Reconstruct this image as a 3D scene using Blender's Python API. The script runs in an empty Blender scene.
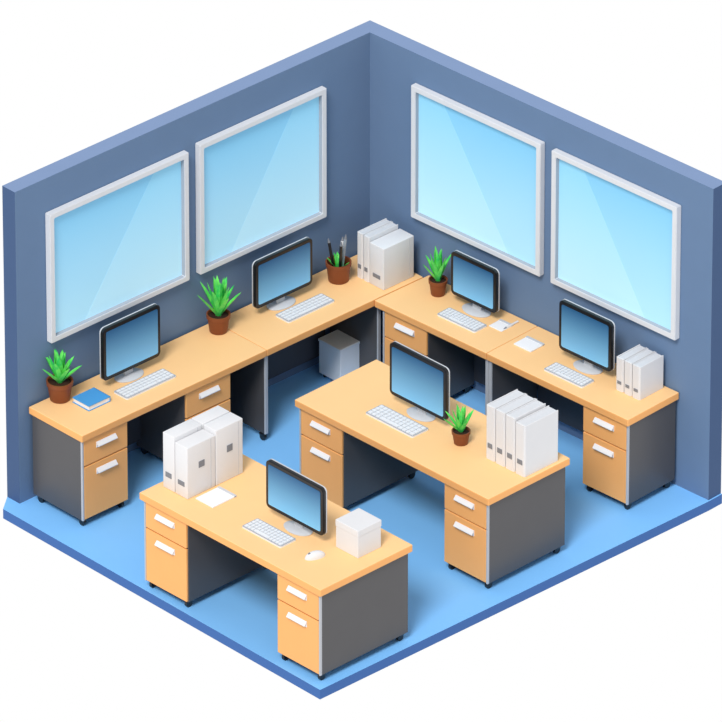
import bpy, bmesh, math, random
from mathutils import Vector, Matrix
random.seed(4)
C = bpy.context.scene.collection
PI = math.pi
# ------------------------------------------------------------ camera
TX, TY, PSI, Q, K, D = 0.5856, 0.5365, 0.8175, 0.5268, 144.2457, math.exp(4.4706)
F = Vector((-math.cos(PSI), -math.sin(PSI), 0)); RT = Vector((-math.sin(PSI), math.cos(PSI), 0)); Z = Vector((0, 0, 1))
V = math.cos(Q)*F - math.sin(Q)*Z
UP = math.sin(Q)*F + math.cos(Q)*Z
POS = Vector((TX, TY, 0.4)) - D*V
FP = K*D
cd = bpy.data.cameras.new('camera'); cam = bpy.data.objects.new('camera', cd); C.objects.link(cam)
m = Matrix((RT, UP, -V)).transposed().to_4x4(); m.translation = POS
cam.matrix_world = m
cd.sensor_width = 36; cd.lens = FP*36/722; cd.clip_end = 500; cd.clip_start = 1
bpy.context.scene.camera = cam
def at(px, py, z=0.75):
    d = V + (px-361)/FP*RT - (py-361)/FP*UP
    return POS + d*((z-POS.z)/d.z)
# ------------------------------------------------------------ materials
def lin(c):
    c /= 255
    return c/12.92 if c <= .04045 else ((c+.055)/1.055)**2.4
def col(h): return tuple(lin(int(h[i:i+2], 16)) for i in (0, 2, 4))+(1,)
def mat(name, h, rough=.6, metal=0, vary=.04, scale=6, h2=None, emis=0, spec=.3):
    m = bpy.data.materials.new(name); m.use_nodes = True
    nt = m.node_tree; b = nt.nodes['Principled BSDF']
    b.inputs['Roughness'].default_value = rough; b.inputs['Metallic'].default_value = metal
    b.inputs['Specular IOR Level'].default_value = spec
    tc = nt.nodes.new('ShaderNodeTexCoord'); no = nt.nodes.new('ShaderNodeTexNoise'); no.inputs['Scale'].default_value = scale
    nt.links.new(tc.outputs['Object'], no.inputs['Vector'])
    r = nt.nodes.new('ShaderNodeValToRGB'); c = col(h)
    c2 = col(h2) if h2 else tuple(x*(1-vary*2) for x in c[:3])+(1,)
    r.color_ramp.elements[0].color = c2; r.color_ramp.elements[1].color = c
    r.color_ramp.elements[0].position = .35; r.color_ramp.elements[1].position = .65
    nt.links.new(no.outputs['Fac'], r.inputs['Fac']); nt.links.new(r.outputs['Color'], b.inputs['Base Color'])
    if emis:
        nt.links.new(r.outputs['Color'], b.inputs['Emission Color']); b.inputs['Emission Strength'].default_value = emis
    return m
def gradmat(name, h1, h2, axis='Z', emis=.3, rough=.3):
    m = bpy.data.materials.new(name); m.use_nodes = True
    nt = m.node_tree; b = nt.nodes['Principled BSDF']; b.inputs['Roughness'].default_value = rough
    b.inputs['Specular IOR Level'].default_value = .2
    tc = nt.nodes.new('ShaderNodeTexCoord'); s = nt.nodes.new('ShaderNodeSeparateXYZ')
    nt.links.new(tc.outputs['Generated'], s.inputs[0])
    r = nt.nodes.new('ShaderNodeValToRGB'); r.color_ramp.elements[0].color = col(h1); r.color_ramp.elements[1].color = col(h2)
    nt.links.new(s.outputs[axis], r.inputs['Fac']); nt.links.new(r.outputs['Color'], b.inputs['Base Color'])
    if emis:
        nt.links.new(r.outputs['Color'], b.inputs['Emission Color']); b.inputs['Emission Strength'].default_value = emis
    return m
M = dict(
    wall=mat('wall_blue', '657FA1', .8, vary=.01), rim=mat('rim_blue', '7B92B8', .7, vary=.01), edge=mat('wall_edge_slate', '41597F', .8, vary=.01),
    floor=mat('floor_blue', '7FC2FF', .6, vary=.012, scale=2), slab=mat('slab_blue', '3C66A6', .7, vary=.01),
    frame=mat('frame_white', 'DADDE2', .5, vary=.01), lip=mat('frame_grey', 'A9AFBA', .5, vary=.01),
    glass=gradmat('painted_sky_glass', 'AEDDF1', '7BBEE3', 'Z', .22),  # sky gradient painted into the pane colour, with a faint glow
    stripe=gradmat('painted_glare_glass', 'B9E3F4', '88C8E8', 'Z', .22),  # paler copy of the pane colours, painted glare
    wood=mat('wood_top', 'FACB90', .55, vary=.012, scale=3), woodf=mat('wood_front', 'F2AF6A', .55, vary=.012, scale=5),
    dark=mat('dark_panel', '4D4C4E', .36, vary=.02, spec=.5), dark2=mat('dark_back', '3C3C42', .5, vary=.02), strip=mat('metal_strip', 'B4B7BD', .4, vary=.01),
    handle=mat('handle_white', 'E2E4E8', .4, vary=.01), black=mat('black_plastic', '15171B', .3, vary=.02, spec=.5),
    white=mat('white_card', 'DDDEE1', .6, vary=.01), pages=mat('pages', 'D2D5DA', .7, vary=.01, scale=40),
    grey=mat('grey_label', '7E838C', .5), silver=mat('silver', 'C6CAD0', .35, vary=.01), keys=mat('keys', 'E8EAED', .5, vary=.01),
    keyb=mat('keyboard_base', 'A8ADB6', .5, vary=.01),
    pot=mat('pot_brown', '85492A', .5, vary=.05), soil=mat('soil', '3A2418', .9, vary=.2, scale=60),
    leaf=mat('leaf', '7DF06E', .5, scale=14, h2='2FCB60'), blue=mat('book_blue', '4A9BDB', .5, vary=.01),
    screen=gradmat('screen_blue', '7CBDE6', '2C5C86', 'Z', .12),
    paper=mat('paper', 'EDEEF1', .8, vary=.01), bluepen=mat('pen_grey', '9AA7B5', .4), boxgrey=mat('box_grey', 'F2F3F5', .5, vary=.01),
)
# ------------------------------------------------------------ helpers
def nb(): return bmesh.new()
def box(bm, x0, x1, y0, y1, z0, z1, bev=0, seg=2):
    r = bmesh.ops.create_cube(bm, size=1)
    vs = r['verts']
    for v in vs:
        v.co = Vector(((x0+x1)/2+v.co.x*(x1-x0), (y0+y1)/2+v.co.y*(y1-y0), (z0+z1)/2+v.co.z*(z1-z0)))
    if bev:
        es = list({e for v in vs for e in v.link_edges})
        bmesh.ops.bevel(bm, geom=es, offset=bev, segments=seg, affect='EDGES', profile=.5)
def prism(bm, pts, z0, z1, bev=0):
    a = [bm.verts.new((p[0], p[1], z0)) for p in pts]; b = [bm.verts.new((p[0], p[1], z1)) for p in pts]
    n = len(pts)
    fs = [bm.faces.new(a[::-1]), bm.faces.new(b)]
    for i in range(n): fs.append(bm.faces.new((a[i], a[(i+1) % n], b[(i+1) % n], b[i])))
    bmesh.ops.recalc_face_normals(bm, faces=fs)
    if bev:
        bmesh.ops.bevel(bm, geom=list({e for f in fs for e in f.edges}), offset=bev, segments=2, affect='EDGES', profile=.5)
def prism_y(bm, pts, y0, y1):       # polygon in xz extruded along y
    a = [bm.verts.new((p[0], y0, p[1])) for p in pts]; b = [bm.verts.new((p[0], y1, p[1])) for p in pts]
    n = len(pts); fs = [bm.faces.new(a), bm.faces.new(b[::-1])]
    for i in range(n): fs.append(bm.faces.new((a[i], b[i], b[(i+1) % n], a[(i+1) % n])))
    bmesh.ops.recalc_face_normals(bm, faces=fs)
def rrect(x0, x1, z0, z1, r, n=5):
    p = []
    for cx, cz, a0 in ((x1-r, z0+r, -90), (x1-r, z1-r, 0), (x0+r, z1-r, 90), (x0+r, z0+r, 180)):
        for i in range(n+1):
            a = math.radians(a0+90*i/n); p.append((cx+r*math.cos(a), cz+r*math.sin(a)))
    return p
def lathe(bm, prof, n=28, c=(0, 0, 0), sx=1, sy=1):
    rings = []
    for r, z in prof:
        if r < 1e-6: rings.append([bm.verts.new((c[0], c[1], c[2]+z))])
        else: rings.append([bm.verts.new((c[0]+sx*r*math.cos(2*PI*i/n), c[1]+sy*r*math.sin(2*PI*i/n), c[2]+z)) for i in range(n)])
    for a, b in zip(rings, rings[1:]):
        for i in range(n):
            j = (i+1) % n
            if len(a) == 1 and len(b) == 1: continue
            if len(a) == 1: bm.faces.new((a[0], b[j], b[i]))
            elif len(b) == 1: bm.faces.new((a[i], a[j], b[0]))
            else: bm.faces.new((a[i], a[j], b[j], b[i]))
def tube(bm, p0, p1, r0, r1=None, n=12):
    r1 = r0 if r1 is None else r1
    p0 = Vector(p0); p1 = Vector(p1); d = (p1-p0).normalized()
    u = d.orthogonal().normalized(); w = d.cross(u)
    A = [bm.verts.new(p0+r0*(math.cos(2*PI*i/n)*u+math.sin(2*PI*i/n)*w)) for i in range(n)]
    B = [bm.verts.new(p1+r1*(math.cos(2*PI*i/n)*u+math.sin(2*PI*i/n)*w)) for i in range(n)]
    bm.faces.new(A[::-1]); bm.faces.new(B)
    for i in range(n): bm.faces.new((A[i], A[(i+1) % n], B[(i+1) % n], B[i]))
def obj(name, bm, m, parent=None, smooth=False):
    bmesh.ops.recalc_face_normals(bm, faces=bm.faces)
    me = bpy.data.meshes.new(name); bm.to_mesh(me); bm.free()
    for mm in (m if isinstance(m, list) else [m]): me.materials.append(mm)
    if smooth:
        for p in me.polygons: p.use_smooth = True
        me.set_sharp_from_angle(angle=math.radians(40))
    o = bpy.data.objects.new(name, me); C.objects.link(o)
    if parent: o.parent = parent
    return o
def thing(name, label, cat, loc, rz=0, group=None):
    o = bpy.data.objects.new(name, None); C.objects.link(o); o.empty_display_size = .1
    o.location = loc; o.rotation_euler = (0, 0, rz); o['label'] = label; o['category'] = cat
    if group: o['group'] = group
    return o
def struct(name, bm, m, parent=None):
    o = obj(name, bm, m, parent)
    if parent is None: o['kind'] = 'structure'
    return o
# ------------------------------------------------------------ room
CX, CY, T, H, b = -.14, -.147, .127, 2.452, -.0575
LXE, LY = 3.156, 3.206
B = Vector((math.sin(b), math.cos(b), 0)); N = Vector((math.cos(b), -math.sin(b), 0)); CC = Vector((CX, CY, 0))
O = Vector((CX-.120, CY-T, 0))
def RW(n, s, z=0): v = n*N+s*B; return Vector((v.x, v.y, z))
def wallmesh(name, pts, ax):
    bm = nb(); prism(bm, pts, 0, H)
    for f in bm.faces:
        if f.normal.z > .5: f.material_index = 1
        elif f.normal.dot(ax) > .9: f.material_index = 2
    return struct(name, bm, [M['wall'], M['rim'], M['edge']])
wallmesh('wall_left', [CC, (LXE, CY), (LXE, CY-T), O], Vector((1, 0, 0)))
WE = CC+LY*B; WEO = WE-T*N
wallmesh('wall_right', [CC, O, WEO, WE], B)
fl = [O, Vector((LXE, CY-T, 0)), at(3, 509, 0), at(320, 690, 0), WE+.012*B+.005*N, WEO+.012*B]
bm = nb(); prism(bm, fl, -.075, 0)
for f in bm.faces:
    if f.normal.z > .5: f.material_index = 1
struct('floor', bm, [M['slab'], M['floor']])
RROT = -b
def window(n, loc, rz, w, z0, z1, stripe):
    t = bpy.data.objects.new('window_%d' % n, None); C.objects.link(t); t.location = loc; t.rotation_euler = (0, 0, rz); t['kind'] = 'structure'
    # local: width along +x (0..w), front faces -y
    fw, dp = .042, .050
    bm = nb()
    out = [(0, z0), (w, z0), (w, z1), (0, z1)]
    inn = [(fw, z0+fw), (w-fw, z0+fw), (w-fw, z1-fw), (fw, z1-fw)]
    L = []
    for pts, y in ((out, 0), (out, -dp), (inn, -dp), (inn, 0)): L.append([bm.verts.new((p[0], y, p[1])) for p in pts])
    for k in range(4):
        A, Bq = L[k], L[(k+1) % 4]
        for i in range(4):
            f = bm.faces.new((A[i], A[(i+1) % 4], Bq[(i+1) % 4], Bq[i])); f.material_index = 1 if k == 2 else 0
    bmesh.ops.recalc_face_normals(bm, faces=bm.faces)
    bmesh.ops.bevel(bm, geom=list(bm.edges), offset=.004, segments=2, affect='EDGES')
    obj('window_frame', bm, [M['frame'], M['lip']], t)
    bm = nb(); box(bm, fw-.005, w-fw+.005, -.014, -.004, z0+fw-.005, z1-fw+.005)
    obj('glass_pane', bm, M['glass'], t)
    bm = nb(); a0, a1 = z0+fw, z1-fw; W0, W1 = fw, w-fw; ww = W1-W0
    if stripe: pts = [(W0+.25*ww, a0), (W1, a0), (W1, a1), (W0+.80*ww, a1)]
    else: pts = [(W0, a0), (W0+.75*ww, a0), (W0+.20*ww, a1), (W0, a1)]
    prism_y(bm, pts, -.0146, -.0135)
    obj('glare_stripe', bm, M['stripe'], t)  # thin sheet imitating a diagonal reflection across the pane
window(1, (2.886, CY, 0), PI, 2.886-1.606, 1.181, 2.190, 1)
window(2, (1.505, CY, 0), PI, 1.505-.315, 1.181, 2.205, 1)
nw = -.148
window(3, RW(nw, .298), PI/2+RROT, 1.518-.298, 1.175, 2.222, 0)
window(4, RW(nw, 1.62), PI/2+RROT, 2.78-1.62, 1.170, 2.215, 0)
# ------------------------------------------------------------ desks
HT, TH = .75, .055
ZB = HT-TH
def l2w(c, rz, lx, ly, z=0):
    return Vector((c[0]+lx*math.cos(rz)-ly*math.sin(rz), c[1]+lx*math.sin(rz)+ly*math.cos(rz), z))
def caster(parent, x, y, top=.06):
    bm = nb(); r = .026
    tube(bm, (x-.011, y, r), (x+.011, y, r), r, n=18)
    box(bm, x-.02, x+.02, y-.018, y+.022, r+.012, top, .004)
    obj('caster', bm, M['black'], parent, True)
def cabinet(t, cx, w, d, outer):
    z0, z1 = .06, ZB
    x0, x1 = cx-w/2, cx+w/2
    bm = nb(); box(bm, x0, x1, -d/2+.018, d/2, z0, z1, .003); body = obj('drawer_cabinet', bm, M['dark'], t)
    if outer:
        bm = nb(); x = x0 if outer < 0 else x1
        box(bm, min(x, x-outer*.014), max(x, x-outer*.014), -d/2, -d/2+.018, z0, z1, .002); obj('edge_strip', bm, M['strip'], body)
    xa, xb = x0+(.016 if outer < 0 else .004), x1-(.016 if outer > 0 else .004)
    zs = z1-.012-.20
    for a, bb in ((zs+.005, z1-.008), (z0+.006, zs-.005)):
        bm = nb(); box(bm, xa, xb, -d/2, -d/2+.018, a, bb, .004); obj('drawer', bm, M['woodf'], body)
        zc = bb-.070; xm = (xa+xb)/2
        bm = nb(); y = -d/2      # slim angular pull: backing plate and a lip that stands out along its top
        box(bm, xm-.088, xm+.088, y-.005, y+.001, zc-.020, zc+.024, .001)
        v = [bm.verts.new(p) for p in ((xm-.088, y-.005, zc+.024), (xm+.088, y-.005, zc+.024), (xm+.088, y-.026, zc-.002), (xm-.088, y-.026, zc-.002),
                                       (xm-.088, y-.003, zc+.016), (xm+.088, y-.003, zc+.016), (xm+.088, y-.024, zc-.008), (xm-.088, y-.024, zc-.008))]
        for q in ((0, 1, 2, 3), (7, 6, 5, 4), (0, 4, 5, 1), (3, 2, 6, 7), (0, 3, 7, 4), (1, 5, 6, 2)): bm.faces.new([v[i] for i in q])
        obj('handle', bm, M['handle'], body)
    for sx in (x0+.035, x1-.035):
        for sy in (-1, 1): caster(body, sx, sy*(d/2-.045))
def desk(label, c, rz, L, d, panels=(), modesty=None, df=0, db=0, cabs=(), cd_=.035):
    t = thing('desk', label, 'desk', (c[0], c[1], 0), rz, 'wooden office desks')
    bm = nb()
    prism(bm, [(-L/2+df, -d/2), (L/2-.002, -d/2), (L/2-.002, d/2), (-L/2+db, d/2)], ZB, HT, .006)
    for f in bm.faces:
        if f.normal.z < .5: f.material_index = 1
    obj('desktop', bm, [M['wood'], M['woodf']], t)
    for px in panels:
        bm = nb(); box(bm, px-.013, px+.013, -d/2+.035, d/2-.03, .06, ZB, .002)
        p = obj('support_panel', bm, M['dark'], t)
        bm = nb(); box(bm, px-.014, px+.014, -d/2+.022, -d/2+.035, .06, ZB, .003)
        obj('edge_strip', bm, M['strip'], p)
        caster(p, px, -d/2+.06); caster(p, px, d/2-.07)
    if modesty:
        bm = nb(); box(bm, modesty[0], modesty[1], d/2-.06, d/2-.04, .12, ZB, .002)
        obj('modesty_panel', bm, M['dark2'], t)
    for cx, outer in cabs: cabinet(t, cx, .42, d-cd_, outer)
    return t
# left row
LD = .4207; LB0 = -.1246
ld = LD-LB0; lcy = (LD+LB0)/2
cA = ((1.3648+3.080)/2, lcy); LA = 3.080-1.3648
desk('long wooden desk under the left window, with blue book and plant at its end', cA, PI, LA, ld, (), (-LA/2+.46, LA/2-.06), cabs=((-LA/2+.225, -1), (.325, 0)))
xB0 = -.118
cB = ((xB0+1.3648)/2, lcy); LBn = 1.3648-xB0
desk('corner wooden desk along left wall, carrying pen cup and corner binders', cB, PI, LBn, ld, (-LBn/2+.016, cB[0]-.28), (-LBn/2+.06, LBn/2-.48))
# right row
rz = PI/2+RROT
n0, n1 = -.1397, .3804
rd = n1-n0; nc = (n0+n1)/2
sA0, sA1, sB1 = .425, 1.4695, 2.7921
cA2 = RW(nc, (sA0+sA1)/2); LRA = sA1-sA0
desk('wooden desk by the corner under right wall, with small plant and first monitor', cA2, rz, LRA, rd, (LRA/2-.016,), (-LRA/2+.5, LRA/2-.06), df=-.018, db=.012, cabs=((-LRA/2+.255, -1),))
cB2 = RW(nc, (sA1+sB1)/2); LRB = sB1-sA1
desk('wooden desk at far right under right wall, with three short binders on its end', cB2, rz, LRB, rd, (-LRB/2+.014,), (-LRB/2+.06, LRB/2-.46), cabs=((LRB/2-.225, 1),))
# centre and front desks
cC = (1.2717, 1.9746); rC = PI/2+.0237; LC, dC = 1.8749, .7867
desk('freestanding wooden desk in the middle of the room with plant and tall binders', cC, rC, LC, dC, (), (-LC/2+.45, LC/2-.45), cabs=((-LC/2+.235, -1), (LC/2-.235, 1)), cd_=.04)
cF = (2.859, 2.120); rF = PI/2+.0118; LF, dF = 1.775, .8574
desk('freestanding wooden desk nearest the front, with mouse and small white box', cF, rF, LF, dF, (), (-LF/2+.45, LF/2-.45), cabs=((-LF/2+.235, -1), (LF/2-.235, 1)), cd_=.04)
# ------------------------------------------------------------ monitors, keyboards
def monitor(label, px, py, rz, w, h, lift=.07):
    p = at(px, py); t = thing('monitor', label, 'monitor', p, rz, 'desktop monitors')
    bm = nb(); lathe(bm, [(0, 0), (.100, 0), (.103, .006), (.095, .012), (.03, .018), (0, .018)], 32, (0, .02, 0), 1.15, .75)
    obj('base', bm, M['silver'], t, True)
    bm = nb(); box(bm, -.04, .04, .019, .036, .012, lift+h*.45, .006); obj('neck', bm, M['silver'], t)
    rr = .036
    bm = nb(); prism_y(bm, rrect(-w/2-.002, w/2+.002, lift-.002, lift+h+.002, rr+.002, 7), .012, .024)
    bmesh.ops.bevel(bm, geom=[e for e in bm.edges if e.verts[0].co.y > .022 and e.verts[1].co.y > .022], offset=.003, segments=2, affect='EDGES')
    obj('back_shell', bm, M['silver'], t, True)
    bm = nb(); prism_y(bm, rrect(-w/2, w/2, lift, lift+h, rr, 7), -.014, .014)
    bmesh.ops.bevel(bm, geom=[e for e in bm.edges if e.verts[0].co.y < -.01 and e.verts[1].co.y < -.01], offset=.004, segments=2, affect='EDGES')
    obj('bezel', bm, M['black'], t, True)
    bz = .027; x0, x1, a, c = -w/2+bz, w/2-bz, lift+bz+.004, lift+h-bz
    bm = nb(); prism_y(bm, rrect(x0, x1, a, c, .014, 5), -.0165, -.012); s = obj('screen', bm, M['screen'], t)
    return t
def keyboard(label, px, py, rz, w, d):
    p = at(px, py); t = thing('keyboard', label, 'keyboard', p, rz, 'white keyboards')
    bm = nb(); prism(bm, rrect(-w/2, w/2, -d/2, d/2, .012, 3), 0, .012)
    for f in bm.faces:
        if abs(f.normal.z) < .5: f.material_index = 1
    obj('case', bm, [M['keyb'], M['keys']], t)
    bm = nb(); nr, ncol = 4, 12; kw, kd = (w-.02)/ncol, (d-.02)/nr
    for r in range(nr):
        c = 0
        while c < ncol:
            n = 5 if (r == 0 and c == 3) else 1
            x = -w/2+.01+c*kw; y = -d/2+.01+r*kd
            box(bm, x+.003, x+n*kw-.003, y+.004, y+kd-.004, .010, .018); c += n
    obj('keys', bm, M['keys'], t)
monitor('black-framed monitor on left desk between blue book and potted plant', 131, 377, PI, .53, .41)
monitor('black-framed monitor on left wall desk beside the pen cup', 283, 305, PI, .54, .37)
monitor('small black-framed monitor on right wall desk beside the small plant', 474.5, 312, rz, .43, .34)
monitor('black-framed monitor at far right beside the three short binders', 586, 369, rz, .49, .39)
monitor('black-framed monitor on the middle freestanding desk', 419, 416, rC, .55, .41)
monitor('black-framed monitor on the frontmost desk beside the small white box', 296, 530, rF, .56, .37)
keyboard('white keyboard below the monitor beside the blue book', 145, 385, PI, .46, .14)
keyboard('white keyboard on the left wall desk near the pen cup', 305, 309, PI, .44, .14)
keyboard('white keyboard on right wall desk near the small plant', 462, 321, rz, .36, .13)
keyboard('white keyboard on the far right desk left of the short binders', 569, 376, rz, .36, .13)
keyboard('white keyboard on the middle freestanding desk', 397, 422, rC, .46, .16)
keyboard('white keyboard on the frontmost desk between notepad and mouse', 269, 534, rF, .38, .15)
# ------------------------------------------------------------ plants
def pot(t, r, h):
    bm = nb(); lathe(bm, [(0, 0), (r*.72, 0), (r*.76, .004), (r*.93, h*.78), (r, h*.78), (r*1.02, h), (r*.90, h), (r*.86, h*.86), (0, h*.86)], 32)
    obj('pot', bm, M['pot'], t, True)
    bm = nb(); lathe(bm, [(0, h*.90), (r*.5, h*.91), (r*.87, h*.88)], 24); obj('soil', bm, M['soil'], t, True)
def foliage(t, z, spread, height, n=20, wid=.035):
    bm = nb()
    for k in range(n):
        a = k*2.39996+random.uniform(-.2, .2); f = (k+.3)/n
        out = spread*(.08+.96*f)*random.uniform(.9, 1.08); hh = height*(1.0-.40*f)*random.uniform(.92, 1.05)
        ca, sa = math.cos(a), math.sin(a); S = 8; prev = None
        for i in range(S+1):
            u = i/S
            r = .008+out*(u**1.05); zz = z+hh*u
            w = wid*(.65+1.5*u)*(1-u)**.8
            tz = Vector((-ca*hh, -sa*hh, out)).normalized()      # leaf normal, towards the stem
            c = Vector((r*ca, r*sa, zz)); s = Vector((-sa, ca, 0))*w*.5; up = tz*w*.20
            if i < S: cur = [bm.verts.new(c-s+up), bm.verts.new(c), bm.verts.new(c+s+up), bm.verts.new(c-tz*(w*.08+.001))]
            else: cur = [bm.verts.new(c)]
            if prev:
                if len(cur) == 1:
                    for q in range(4): bm.faces.new((prev[q], prev[(q+1) % 4], cur[0]))
                else:
                    for q in range(4): bm.faces.new((prev[q], prev[(q+1) % 4], cur[(q+1) % 4], cur[q]))
            prev = cur
    obj('foliage', bm, M['leaf'], t, True)
def plant(label, px, py, r, h, spread, height, n=20, wid=.04):
    t = thing('potted_plant', label, 'plant', at(px, py), 0, 'potted plants on the desks')
    pot(t, r, h); foliage(t, h*.88, spread, height, n, wid)
plant('spiky green plant in brown pot at far left beside the blue book', 60, 399, .092, .15, .155, .26, 15, .064)
plant('spiky green plant in brown pot between the two left wall monitors', 218.5, 331, .083, .14, .160, .33, 15, .062)
plant('green plant in brown pot on right wall desk by the corner binders', 438, 294, .066, .12, .120, .28, 14, .052)
plant('smallest green plant in brown pot, on the middle freestanding desk', 461, 443, .064, .10, .125, .22, 14, .045)
t = thing('pen_cup', 'brown round pot holding pens beside the corner binders', 'pen cup', at(338.5, 280), 0)
r, h = .09, .15
bm = nb(); lathe(bm, [(0, 0), (r*.76, 0), (r*.80, .004), (r*.94, h*.8), (r, h*.8), (r*1.02, h), (r*.9, h), (r*.72, .02), (0, .02)], 32); obj('cup', bm, M['pot'], t, True)
foliage(t, h*.5, .10, .15, 8, .045)
for i, (x, y, dx, dy, L, mm) in enumerate([(.03, -.02, .04, -.03, .32, 'black'), (-.02, .02, -.02, .03, .35, 'bluepen'), (-.035, -.02, -.05, -.02, .29, 'white'), (.01, .03, .03, .05, .33, 'black')]):
    q = thing('pen', ['black pen leaning left in the brown pen cup', 'grey pen standing tallest in the brown pen cup', 'white pen in the brown pen cup', 'black pen at the back of the brown pen cup'][i], 'pen', at(338.5, 280)+Vector((x*.6, y*.6, .021)), 0, 'pens in the brown cup')
    d = Vector((dx, dy, L)).normalized()
    bm = nb(); tube(bm, d*.012, d*L*.9, .011); obj('barrel', bm, M[mm], q, True)
    bm = nb(); tube(bm, d*L*.9, d*L, .011, .003); obj('tip', bm, M['grey'], q, True)
# ------------------------------------------------------------ binders
def binder(label, p, rz, w, d, h, group, style=0):
    t = thing('ring_binder', label, 'binder', p, rz, group)
    th = .007
    if style == 0:
        bm = nb()
        box(bm, -w/2, -w/2+th, -d/2+.006, d/2, 0, h, .002); box(bm, w/2-th, w/2, -d/2+.006, d/2, 0, h, .002)
        prism_pts = [(-w/2, -d/2+.016), (-w/2+.010, -d/2), (w/2-.010, -d/2), (w/2, -d/2+.016)]
        prism(bm, prism_pts, 0, h, .001)
        obj('cover', bm, M['white'], t)
        bm = nb(); box(bm, -w/2+th, w/2-th, -d/2+.014, d/2-.004, .004, h-.006, .001); obj('pages', bm, M['pages'], t)
    else:
        bm = nb(); box(bm, -w/2, w/2, -d/2, d/2, 0, h, .006, 3); obj('cover', bm, M['white'], t, True)
        bm = nb(); box(bm, -w/2-.001, w/2+.001, d/2-.045, d/2-.040, .008, h-.008); obj('lid_seam', bm, M['silver'], t)
    bm = nb(); box(bm, -w*.26, w*.26, -d/2-.003, -d/2+.001, h*.22, h*.31, .001); obj('spine_label', bm, M['grey'], t)
    if style == 2:
        bm = nb(); box(bm, w/2-.001, w/2+.004, -d*.10, d*.10, h*.52, h*.64, .001); obj('pull_tab', bm, M['grey'], t)
def row(px, py, rz, spec, group, labels, z=.75):
    p0 = at(px, py, z); x = 0
    for (w, d, h, sb, mk), lb in zip(spec[::-1], labels[::-1]):
        c = l2w((p0.x, p0.y), rz, x-w/2, d/2+sb, z); binder(lb, c, rz, w-.007, d, h, group, mk); x -= w
row(525, 478, rC, [(.09, .30, .42, 0, 0), (.095, .30, .42, .0, 0), (.095, .30, .42, 0, 0), (.10, .32, .40, 0, 0)], 'tall white binders on the middle desk',
    ['leftmost tall white binder on the middle desk', 'second tall white binder from left on the middle desk', 'third tall white binder from left on the middle desk', 'rightmost tall white binder on the middle desk, cover in full view'])
row(640, 401, rz, [(.075, .24, .26, 0, 0), (.075, .24, .26, 0, 0), (.08, .24, .26, 0, 0)], 'short white binders on the far right desk',
    ['leftmost of three short white binders on far right desk', 'middle of three short white binders on far right desk', 'rightmost of three short white binders on far right desk'])
row(384, 291, PI/2, [(.065, .28, .36, .0, 0), (.065, .28, .36, 0, 0), (.15, .29, .33, 0, 1)], 'white binders in the room corner',
    ['leftmost white binder in the room corner, next to pen cup', 'middle thin white binder in the room corner', 'thick white box file in the room corner, right of two thin binders'])
row(188, 500, rF, [(.12, .26, .43, 0, 1), (.13, .26, .40, 0, 2)], 'white binders on the frontmost desk',
    ['tall white binder at left edge of the frontmost desk', 'white binder in the near pair on frontmost desk, beside notepad'])
p0 = at(188, 500)
pp = l2w((p0.x, p0.y), rF, 0.0, .265)
for k, (w, hh) in enumerate(((.13, .43), (.12, .43))):
    binder(['rear white binder on frontmost desk, right of its pair', 'rear white binder on frontmost desk, left of its pair'][k], l2w((pp.x, pp.y), rF, .0-w/2-k*.13, .125, .75), rF, w-.006, .25, hh, 'white binders on the frontmost desk', 2-k)
# ------------------------------------------------------------ small items
p = at(358, 559); q = l2w((p.x, p.y), rF, -.11, .11, .75)
t = thing('white_box', 'small closed white cardboard box on the frontmost desk beside its monitor', 'box', q, rF)
bm = nb(); box(bm, -.107, .107, -.107, .107, 0, .17, .003); obj('carton', bm, M['white'], t)
bm = nb(); box(bm, -.11, .11, -.11, .11, .165, .215, .004); obj('lid', bm, M['white'], t)
p = at(340, 388, 0); q = l2w((p.x, p.y), PI, .125, .11, 0)
t = thing('storage_box', 'light grey metal box standing on the floor under the left wall desk', 'box', q, PI)
bm = nb(); box(bm, -.12, .12, -.11, .11, .03, .285, .004); obj('body', bm, M['boxgrey'], t)
bm = nb(); box(bm, -.125, .125, -.115, .115, .285, .305, .004); obj('lid', bm, M['paper'], t)
for sx in (-1, 1):
    for sy in (-1, 1):
        bm = nb(); lathe(bm, [(0, 0), (.014, 0), (.014, .03), (0, .03)], 14, (sx*.09, sy*.08, 0)); obj('foot', bm, M['black'], t, True)
t = thing('book', 'blue-covered book lying beside the potted plant at far left', 'book', at(91.5, 402), PI)
bm = nb(); box(bm, -.10, .10, -.085, .085, 0, .006, .002); box(bm, -.10, .10, -.085, .085, .036, .042, .002); box(bm, .094, .10, -.085, .085, 0, .042, .002); obj('cover', bm, M['blue'], t)
bm = nb(); box(bm, -.094, .094, -.08, .08, .006, .036); obj('pages', bm, M['paper'], t)
def pad(name, label, cat, px, py, rz, w, d, hgt=.01):
    t = thing(name, label, cat, at(px, py), rz)
    bm = nb(); box(bm, -w/2, w/2, -d/2, d/2, 0, hgt, .002); obj('sheets', bm, M['paper'], t)
    bm = nb(); box(bm, -w/2, w/2, d/2-.02, d/2+.002, 0, hgt+.003, .001); obj('binding', bm, M['silver'], t)
pad('notepad', 'white notepad lying beside the binders on the frontmost desk', 'notepad', 216, 498, rF, .17, .22)
pad('notepad', 'white notepad on right wall desk, between the two monitors', 'notepad', 529, 345, rz, .16, .14)
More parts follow.
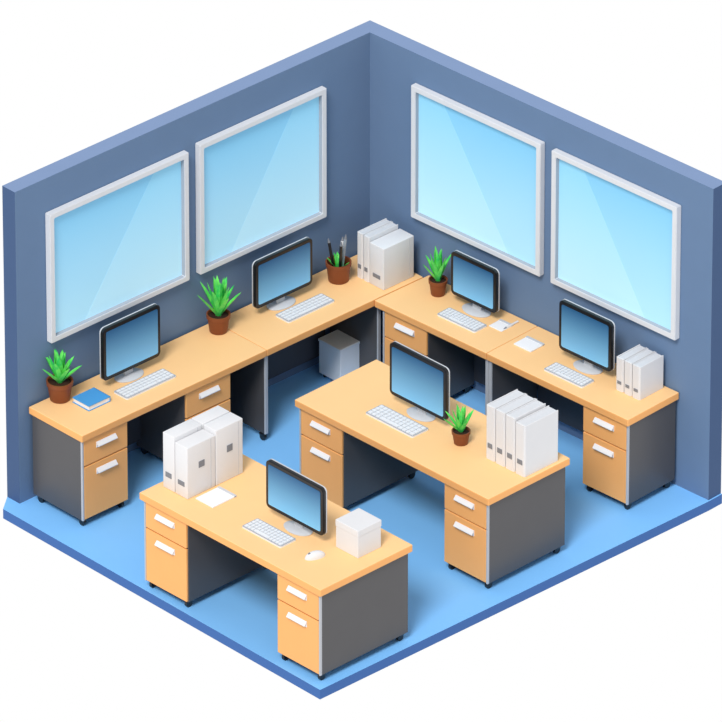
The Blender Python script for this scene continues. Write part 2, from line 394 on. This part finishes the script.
pad('notepad', 'small white notepad beside the keyboard of the small right wall monitor', 'notepad', 501, 326, rz, .12, .12, .006)
t = thing('pen', 'slim white pen lying beside the small notepad on right wall desk', 'pen', at(513, 325), rz)
bm = nb(); tube(bm, (0, -.07, .008), (0, .05, .008), .008); obj('barrel', bm, M['white'], t, True)
bm = nb(); tube(bm, (0, -.095, .008), (0, -.07, .008), .002, .008); obj('tip', bm, M['grey'], t, True)
def mouse(label, px, py, rz):
    t = thing('computer_mouse', label, 'mouse', at(px, py), rz)
    bm = nb(); bmesh.ops.create_uvsphere(bm, u_segments=24, v_segments=14, radius=1)
    for v in bm.verts:
        v.co = Vector((v.co.x*.038, v.co.y*.075, max(0, v.co.z)*.045))
    obj('shell', bm, M['white'], t, True)
    bm = nb(); tube(bm, (-.005, -.042, .036), (.005, -.042, .036), .008); obj('scroll_wheel', bm, M['grey'], t, True)
mouse('white computer mouse on the frontmost desk', 315, 557, PI/2-.3)
# ------------------------------------------------------------ light
w = bpy.data.worlds.new('world'); bpy.context.scene.world = w; w.use_nodes = True
nt = w.node_tree; bg = nt.nodes['Background']
tc = nt.nodes.new('ShaderNodeTexCoord'); s = nt.nodes.new('ShaderNodeSeparateXYZ'); r = nt.nodes.new('ShaderNodeValToRGB')
nt.links.new(tc.outputs['Generated'], s.inputs[0]); nt.links.new(s.outputs['Z'], r.inputs['Fac']); nt.links.new(r.outputs['Color'], bg.inputs['Color'])
r.color_ramp.elements[0].color = (1, 1, 1, 1); r.color_ramp.elements[0].position = 0.0
r.color_ramp.elements[1].color = (.64, .64, .655, 1); r.color_ramp.elements[1].position = .15
bg.inputs['Strength'].default_value = 1.0
sd = bpy.data.lights.new('sun', 'SUN'); so = bpy.data.objects.new('sun', sd); C.objects.link(so)
sd.energy = 2.5; sd.angle = math.radians(18); sd.color = (1, .98, .95)
so.rotation_euler = Vector((.58, .30, .79)).to_track_quat('Z', 'Y').to_euler()
bpy.context.scene.view_settings.view_transform = 'Standard'
